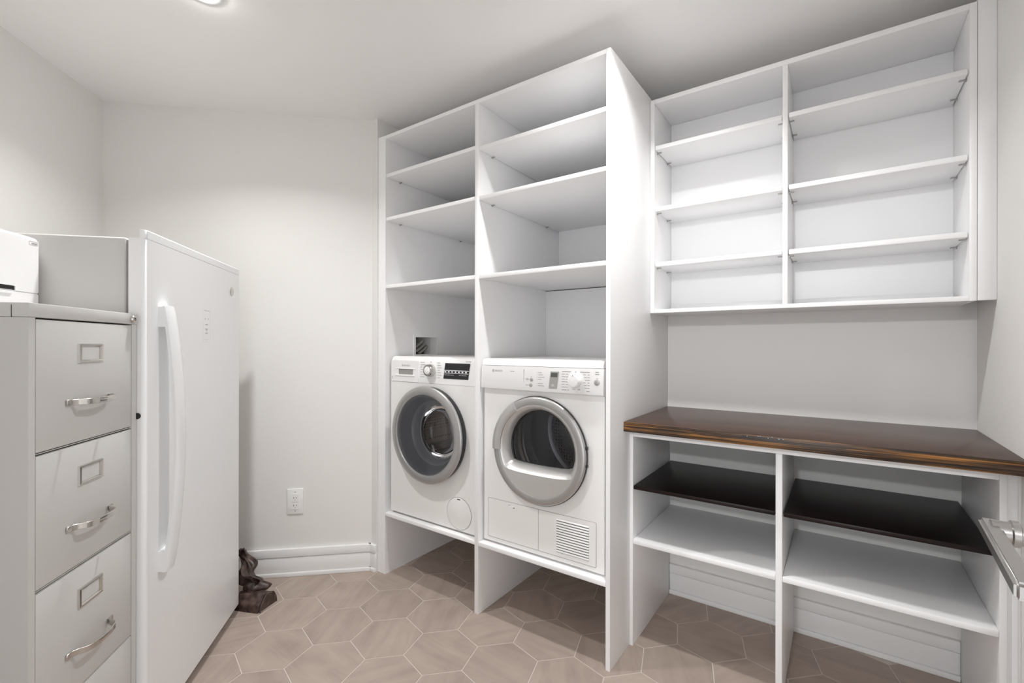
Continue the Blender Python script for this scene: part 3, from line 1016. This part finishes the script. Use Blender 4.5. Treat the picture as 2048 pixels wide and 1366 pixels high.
for x in (0.05, W - 0.05):
    for y in (0.05, D - 0.06):
        lathe('foot', dy, [(0.018, 0.0), (0.018, 0.0098)], 'rubber', 16, 'Z', (x, y, 0), caps=(0, 1))

# ------------------------------------------------------------------ washer supply box and hoses in the access hole
ub = thing('supply_box', 'recessed plumbing box behind the square access hole', 'plumbing box', (-0.163, HY0, HZ0))
box('back_plate', ub, 0.0, 0.004, 0.001, HY1 - HY0 - 0.001, 0.001, HZ1 - HZ0 - 0.001, 'box_plastic', 0)
box('cross_bar', ub, 0.02, 0.034, 0.001, HY1 - HY0 - 0.001, 0.062, 0.072, 'box_plastic', 0.002)
box('sill', ub, 0.004, 0.05, 0.001, HY1 - HY0 - 0.001, 0.001, 0.008, 'slot_dark', 0)
for k, (yo, zo) in enumerate(((0.010, 0.0), (0.0, 0.024), (0.034, -0.012))):
    bm = bmesh.new()
    pts = []
    for i in range(13):
        t = i / 12
        pts.append((-0.085 + 0.004 * math.sin(t * math.pi), 0.288 + yo + 0.070 * t, 1.198 + zo + 0.045 * t))
    add_tube(bm, pts, 0.0085, 12)
    tag(from_bm('hose', bm, 'hose_grey', None, smooth=60), 'grey water hose inside the square access hole, ' + ('middle of three', 'highest of three', 'lowest of three')[k], 'hose', 'hoses in the access hole')

# ------------------------------------------------------------------ filing cabinet
_r = Vector((0.550 + 0.3765 * math.cos(R(136.2)), -1.4244 + 0.3765 * math.sin(R(136.2))))
FC_LOC = (_r.x - 0.3765 * math.cos(R(136.8)), _r.y - 0.3765 * math.sin(R(136.8)), 0.0)
fcab = thing('filing_cabinet', 'grey four-drawer metal filing cabinet beside the freezer', 'filing cabinet', FC_LOC, R(136.8))
FG = 'file_grey'
X0, X1, FD = -0.0185, 0.3755, 0.660
# carcass: open front frame with drawers set in
bm = bmesh.new()
add_box(bm, X0, X0 + 0.012, 0.02, FD, 0.0, 1.299)
add_box(bm, X1 - 0.012, X1, 0.02, FD, 0.0, 1.299)
add_box(bm, X0 + 0.012, X1 - 0.012, FD - 0.01, FD, 0.0, 1.299)
add_box(bm, X0 + 0.012, X1 - 0.012, 0.02, FD - 0.01, 0.0, 0.02)
add_box(bm, X0, 0.0, 0.0005, 0.02, 0.0, 1.299)
add_box(bm, 0.3535, X1, 0.0005, 0.02, 0.0, 1.299)
add_box(bm, 0.0, 0.3535, 0.0005, 0.02, 0.0, 0.076)
for zr in (0.3815, 0.6868, 0.9927):
    add_box(bm, 0.0, 0.3535, 0.0015, 0.012, zr + 0.0012, zr + 0.0028)
from_bm('body', bm, FG, fcab)
box('top_cover', fcab, X0 - 0.001, X1 + 0.001, -0.002, FD + 0.001, 1.2995, 1.331, FG, 0.0025)
bm = bmesh.new()
add_box(bm, X0 - 0.0014, X0 + 0.001, 0.030, 0.0313, 1.2995, 1.326)
from_bm('cover_seam', bm, 'slot_dark', fcab)
lk = lathe('lock', fcab, [(0.0105, 0.0), (0.0105, -0.006), (0.0085, -0.0085), (0.0055, -0.0085), (0.005, -0.006), (0.0003, -0.006)], 'chrome', 28, 'Y', (0.350, -0.002, 1.3145), caps=(5,))
marks('key_slot', lk, [(0.3488, 1.3145, 0.0024, 0.007)], -0.0082, 'slot_dark')


def drawer(z0, z1):
    d = link('drawer', None, fcab, (0, 0, z0))
    d.empty_display_size = 0.03
    hgt = z1 - z0
    bm = bmesh.new()
    add_box(bm, 0.002, 0.3513, 0.0, 0.018, 0.0022, hgt - 0.0018, 0.002, 2)
    add_box(bm, 0.012, 0.34, 0.018, 0.55, 0.02, hgt - 0.05)
    fr = from_bm('drawer_front', bm, FG, d, smooth=35)
    # label holder: a bevelled metal frame
    zc = 0.222
    bm = bmesh.new()
    rings = []
    for ix, iz, y in ((0.0, 0.0, -0.0002), (0.0012, 0.0012, -0.005), (0.0065, 0.0055, -0.0055), (0.0095, 0.008, -0.0022), (0.0095, 0.008, -0.0002)):
        x0, x1, a, b_ = 0.130 + ix, 0.220 - ix, zc - 0.0245 + iz, zc + 0.0245 - iz
        rings.append([bm.verts.new((x, y, z)) for x, z in ((x0, a), (x1, a), (x1, b_), (x0, b_))])
    for A, B in zip(rings[:-1], rings[1:]):
        for i in range(4):
            bm.faces.new((A[i], A[(i + 1) % 4], B[(i + 1) % 4], B[i]))
    from_bm('label_holder', bm, 'chrome', d)
    # bent flat-bar pull
    zh = 0.103
    pts = []; tds = []
    ctrl = [(0.089, -0.003), (0.104, -0.003), (0.114, -0.012), (0.121, -0.026), (0.130, -0.0315), (0.150, -0.0355), (0.175, -0.037),
            (0.200, -0.0355), (0.220, -0.0315), (0.229, -0.026), (0.236, -0.012), (0.246, -0.003), (0.261, -0.003)]
    for i, (x, y) in enumerate(ctrl):
        a, b_ = ctrl[max(i - 1, 0)], ctrl[min(i + 1, len(ctrl) - 1)]
        t = Vector((b_[0] - a[0], b_[1] - a[1])).normalized()
        pts.append((x, y, zh)); tds.append((-t.y, t.x, 0))
    bm = bmesh.new()
    add_strip(bm, pts, (0, 0, 1), 0.0145, tds, 0.0045)
    bmesh.ops.bevel(bm, geom=bm.edges[:], offset=0.0008, segments=1, affect='EDGES')
    from_bm('handle', bm, 'chrome', d, smooth=45)
    return d


for z0 in (0.079, 0.3825, 0.6895, 0.9955):
    drawer(z0, z0 + 0.302)

# ------------------------------------------------------------------ printer on the filing cabinet
pr = thing('printer', 'white printer standing on the grey filing cabinet', 'printer', (FC_LOC[0], FC_LOC[1], 1.3312), R(136.8))
q = Matrix.Rotation(R(136.8), 3, 'Z') @ Vector((-0.006, 0.24, 0))
pr.location += q
PW = 0.374
PM = 'printer_white'
bm = bmesh.new()
prof = [(0.0, 0.0), (0.0, 0.050), (0.0, 0.202), (0.004, 0.210), (0.016, 0.2145), (0.30, 0.2145), (0.315, 0.19), (0.315, 0.0)]
SX = ((0.0, 0.012), (0.004, 0.004), (0.012, 0.0), (PW - 0.012, 0.0), (PW - 0.004, 0.004), (PW, 0.012))
prev = None
for x, ins in SX:
    cur = [bm.verts.new((x, max(y, ins) if y < 0.1 else y - ins, z - (ins if z > 0.2 else 0))) for y, z in prof]
    if prev:
        for i in range(len(prof)):
            bm.faces.new((prev[i], prev[(i + 1) % len(prof)], cur[(i + 1) % len(prof)], cur[i]))
    else:
        bm.faces.new(cur)
    prev = cur
bm.faces.new(prev)
from_bm('body', bm, PM, pr, smooth=40)
plate('front_cover', pr, rrect(0.008, PW - 0.010, 0.0535, 0.203, 0.006, 4), [rrect(0.09, 0.286, 0.0545, 0.0665, 0.002, 2)], -0.0035, 0.004, PM)
bm = bmesh.new(); add_box(bm, 0.088, 0.288, -0.0008, -0.0002, 0.054, 0.068); from_bm('output_slot', bm, 'slot_dark', pr)
plate('tray_front', pr, rrect(0.008, PW - 0.010, 0.003, 0.0515, 0.004, 3), [], -0.0030, 0.003, PM)
bm = bmesh.new(); add_box(bm, 0.10, 0.274, -0.006, -0.003, 0.044, 0.0512, 0.001); from_bm('tray_lip', bm, PM, pr)
bd = plate('badge', pr, rrect(0.331, 0.3605, 0.188, 0.1985, 0.002, 3), [rrect(0.3316, 0.3599, 0.1886, 0.1979, 0.0018, 3)], -0.0039, -0.0030, 'button_grey')
marks('badge_text', bd, [(0.340, 0.1932, 0.018, 0.003)], -0.0038, 'button_grey')

# ------------------------------------------------------------------ upright freezer
fz = thing('upright_freezer', 'white upright freezer with long bowed handle', 'freezer', (0.2906, -1.1446, 0.0), R(137.2))
FW = 'freezer_white'
FWD = 0.775
box('body', fz, 0.004, FWD - 0.004, 0.056, 0.70, 0.030, 1.563, 'freezer_grey', 0.006, 3)
bm = bmesh.new()
for ox, oy in ((0.06, 0.10), (FWD - 0.06, 0.10), (0.06, 0.62), (FWD - 0.06, 0.62)):
    add_lathe(bm, [(0.02, 0.0), (0.02, 0.0298)], 14, 'Z', (ox, oy, 0))
from_bm('levelling_feet', bm, 'rubber', fz)
box('gasket', fz, 0.010, FWD - 0.010, 0.0465, 0.0558, 0.05, 1.555, 'gasket_grey', 0)
# door: rounded front edges, skin lip proud of the top
bm = bmesh.new()


def dsec(z, y_back):
    r = 0.014
    pts = [(0.0, y_back)]
    for i in range(7):
        a = R(180 + 90 * i / 6)
        pts.append((r + r * math.cos(a), r + r * math.sin(a)))
    for i in range(7):
        a = R(270 + 90 * i / 6)
        pts.append((FWD - r + r * math.cos(a), r + r * math.sin(a)))
    pts.append((FWD, y_back))
    return [bm.verts.new((x, y, z)) for x, y in pts]


for z0, z1, yb_ in ((0.038, 1.5615, 0.046), (1.5615, 1.588, 0.0165)):
    A, B = dsec(z0, yb_), dsec(z1 - 0.003, yb_)
    C_ = dsec(z1, yb_)
    for v in C_:
        if v.co.y < 0.01:
            v.co.y += 0.002
    bm.faces.new(A); bm.faces.new(C_)
    for P_, Q_ in ((A, B), (B, C_)):
        for i in range(len(P_)):
            bm.faces.new((P_[i], P_[(i + 1) % len(P_)], Q_[(i + 1) % len(Q_)], Q_[i]))
fd = from_bm('door', bm, FW, fz, smooth=30)
# bowed handle with end mounts
hz0, hz1 = 0.516, 1.362
pts = []; tds = []
for i in range(33):
    t = i / 32
    z = hz0 + (hz1 - hz0) * t
    o = 0.016 + 0.034 * math.sin(math.pi * t) ** 0.8
    pts.append((0.097, -o, z))
bm = bmesh.new()
for i, p in enumerate(pts):
    a, b_ = Vector(pts[max(i - 1, 0)]), Vector(pts[min(i + 1, 32)])
    t = (b_ - a).normalized()
    tds.append(Vector((0, -t.z, t.y)))
rings = []
hw = 0.029
for p, nrm in zip(pts, tds):
    p = Vector(p)
    sec = []
    for sx, sn in ((-hw, -0.007), (-hw, 0.002), (-hw + 0.005, 0.007), (-hw + 0.016, 0.0095), (0.0, 0.0105), (hw - 0.016, 0.0095), (hw - 0.005, 0.007), (hw, 0.002), (hw, -0.007)):
        sec.append(bm.verts.new(p + Vector((sx, 0, 0)) + nrm * sn))
    rings.append(sec)
for A, B in zip(rings[:-1], rings[1:]):
    for i in range(9):
        bm.faces.new((A[i], A[(i + 1) % 9], B[(i + 1) % 9], B[i]))
bm.faces.new(rings[0]); bm.faces.new(rings[-1])
hd = from_bm('handle', bm, FW, fd, smooth=40)
for a, b_ in ((hz0 + 0.001, 0.582), (1.295, hz1 - 0.001)):
    bm = bmesh.new(); add_box(bm, 0.069, 0.125, -0.020, 0.001, a, b_, 0.001); from_bm('handle_mount', bm, FW, fd)
bg = lathe('badge', fd, [(0.0195, 0.0), (0.0195, -0.0022), (0.0178, -0.003), (0.0168, -0.0024), (0.0003, -0.0024)], 'chrome', 40, 'Y', (0.672, 0, 1.475), caps=(4,))
cp = plate('control_strip', fd, rrect(0.389, 0.453, 1.250, 1.374, 0.006, 4), [rrect(0.3897, 0.4523, 1.2507, 1.3733, 0.0055, 4)], -0.0003, 0.0, 'freezer_grey')
cp['label'] = 'faint outline of the control strip'
marks('control_marks', fd, [(x - 0.015, z, l, hh) for x, z, l, hh in ((0.416, 1.372, 0.045, 0.0016), (0.420, 1.340, 0.004, 0.006), (0.448, 1.340, 0.004, 0.006), (0.424, 1.318, 0.022, 0.004),
                            (0.424, 1.300, 0.022, 0.004), (0.432, 1.294, 0.006, 0.004), (0.424, 1.284, 0.022, 0.004), (0.416, 1.258, 0.036, 0.0012))], -0.0003, 'button_grey')
kl = lathe('key_lock', fd, [(0.0095, 0.0), (0.0095, -0.0016), (0.006, -0.0024), (0.0003, -0.0024)], 'black_plastic', 20, 'X', (0.0, 0.022, 1.024), caps=(3,))

# ------------------------------------------------------------------ outlet on the diagonal wall
po = K + bdir * ((Vector((-0.382, -0.290)) - K).dot(bdir))
ol = thing('wall_outlet', 'white double power outlet on the greige wall', 'outlet', (po.x, po.y, 0.328), math.atan2(bdir.y, bdir.x))
bm = bmesh.new()
add_box(bm, -0.041, 0.041, -0.0062, -0.0002, 0.0, 0.137, 0.0028, 3)
from_bm('cover_plate', bm, 'outlet_white', ol, smooth=40)
ins = plate('receptacle', ol, rrect(-0.017, 0.017, 0.028, 0.110, 0.003, 3), [], -0.0085, -0.006, 'outlet_white')
bm = bmesh.new(); add_box(bm, -0.0165, 0.0165, -0.0088, -0.0084, 0.0655, 0.0672); from_bm('centre_line', bm, 'button_grey', ins)
for z in (0.089, 0.048):
    marks('socket_slots', ins, [(-0.0075, z, 0.0024, 0.008), (0.0052, z, 0.0024, 0.0065)], -0.0085, 'slot_dark')
    lathe('ground_hole', ins, [(0.0022, -0.0089), (0.0003, -0.0089)], 'button_grey', 12, 'Y', (0, 0, z - 0.011), caps=(1,))
for z in (0.018, 0.120):
    lathe('screw', ol, [(0.0035, -0.006), (0.0030, -0.0074), (0.0003, -0.0076)], 'button_grey', 16, 'Y', (0, 0, z), caps=(2,))

# ------------------------------------------------------------------ brown leather bag on the floor between freezer and wall
bg_root = thing('leather_bag', 'crumpled dark brown leather bag on the floor beside the freezer', 'bag', (-0.240, -0.549, 0.0), R(28))
LM = 'brown_leather'
# local x runs along the toe away from the freezer, y towards the wall, z up
bm = bmesh.new()
rings = []
nl = 26
for i in range(nl):
    t = i / (nl - 1)
    x = -0.125 + 0.160 * t
    ring = []
    for k in range(25):
        s = k / 24
        a = math.pi * (1 - s)
        y = (0.046 + 0.010 * smoothstep(t)) * math.cos(a) * (1.0 if math.cos(a) < 0 else 1.05)
        z = 0.063 * math.sin(a) ** 0.7
        z *= 1 + 0.15 * math.sin(s * 19.0) * math.sin(math.pi * s)
        z *= 0.86 + 0.14 * smoothstep(min(1, t * 1.2)) + 0.03 * math.sin(t * 17 + s * 3)
        ring.append(bm.verts.new((x + 0.012 * s * 1.6, y, max(z, 0.0))))
    rings.append(ring)
for A, B in zip(rings[:-1], rings[1:]):
    for k in range(24):
        bm.faces.new((A[k], A[k + 1], B[k + 1], B[k]))
    bm.faces.new((A[0], B[0], B[24], A[24]))
bm.faces.new(rings[0]); bm.faces.new(rings[-1])
from_bm('bag_body', bm, LM, bg_root, smooth=70)
bm = bmesh.new()
add_tube(bm, [(0.046, -0.054 + 0.11 * k / 16, 0.004 + 0.060 * math.sin(math.pi * k / 16) ** 0.7) for k in range(17)], 0.0035, 8)
from_bm('piping', bm, LM, bg_root, smooth=60)
# gathered upper part standing up against the freezer side
bm = bmesh.new()
rings = []
for i in range(30):
    t = i / 29
    z = 0.03 + 0.20 * t
    r = 0.058 * (1 - 0.75 * t ** 1.2) * (1 + 0.16 * math.sin(t * 21))
    cx_ = -0.085 - 0.055 * t + 0.012 * math.sin(t * 13)
    cy_ = 0.072 + 0.015 * math.sin(t * 9 + 1)
    rings.append([bm.verts.new((cx_ + r * (1 + 0.22 * math.sin(3 * a + t * 9)) * math.cos(a), cy_ + 0.8 * r * (1 + 0.2 * math.sin(4 * a + t * 7)) * math.sin(a), z + 0.008 * math.sin(5 * a)))
                  for a in [2 * math.pi * k / 24 for k in range(24)]])
for A, B in zip(rings[:-1], rings[1:]):
    for k in range(24):
        bm.faces.new((A[k], A[(k + 1) % 24], B[(k + 1) % 24], B[k]))
bm.faces.new(rings[0]); bm.faces.new(rings[-1])
from_bm('bag_flap', bm, LM, bg_root, smooth=70)
bm = bmesh.new()
pts = []
for i in range(25):
    t = i / 24
    pts.append((-0.085 + 0.035 * math.sin(t * math.pi * 1.3), 0.035 + 0.03 * math.sin(t * 7), 0.055 + 0.13 * t))
tds = []
for i in range(25):
    a = 0.8 + 2.6 * i / 24
    tds.append((math.cos(a), math.sin(a), 0))
rings = []
for p, td in zip(pts, tds):
    p = Vector(p); td = Vector(td); wv = Vector((-td.y, td.x, 0.3)).normalized()
    rings.append([bm.verts.new(p + q) for q in (wv * 0.016 + td * 0.002, wv * 0.016 - td * 0.002, -wv * 0.016 - td * 0.002, -wv * 0.016 + td * 0.002)])
for A, B in zip(rings[:-1], rings[1:]):
    for k in range(4):
        bm.faces.new((A[k], A[(k + 1) % 4], B[(k + 1) % 4], B[k]))
bm.faces.new(rings[0]); bm.faces.new(rings[-1])
from_bm('strap', bm, LM, bg_root, smooth=50)

# ------------------------------------------------------------------ open door at the right with its lever
DX, DYE, LZ, LY = 2.187, -0.885, 1.058, -1.004
dr1 = thing('door_1', 'white open door with a brushed nickel lever handle', 'door', (DX, DYE, 0), 0, kind='structure')
box('door_leaf', dr1, 0.0, 0.040, -0.79, 0.0, 0.008, 2.05, 'door_paint', 0.002)
lathe('rose', dr1, [(0.026, 0.0), (0.026, -0.006), (0.023, -0.009), (0.011, -0.009)], 'nickel', 36, 'X', (0.0, LY - DYE, LZ))
bm = bmesh.new()
rings = add_lathe(bm, [(0.0105, -0.0), (0.0105, -0.040), (0.0125, -0.041), (0.0125, -0.046), (0.0105, -0.047), (0.0105, -0.060)], 32, 'X', (0.0, LY - DYE, LZ))
cap(bm, rings[0]); cap(bm, rings[-1])
lv = from_bm('lever_handle', bm, 'nickel', dr1, smooth=40)
bm = bmesh.new()
y0 = LY - DYE + 0.019
poly = [(-0.066, y0), (-0.051, y0), (-0.061, y0 - 0.152), (-0.008, y0 - 0.152), (-0.008, y0 - 0.170), (-0.076, y0 - 0.170)]
lo = [bm.verts.new((x, y, LZ - 0.007)) for x, y in poly]
hi = [bm.verts.new((x, y, LZ + 0.007)) for x, y in poly]
bm.faces.new(lo); bm.faces.new(hi)
for i in range(6):
    j = (i + 1) % 6
    bm.faces.new((lo[i], lo[j], hi[j], hi[i]))
bmesh.ops.recalc_face_normals(bm, faces=bm.faces[:])
bmesh.ops.bevel(bm, geom=bm.edges[:], offset=0.0028, segments=3, affect='EDGES')
from_bm('grip', bm, 'nickel', lv, smooth=40)
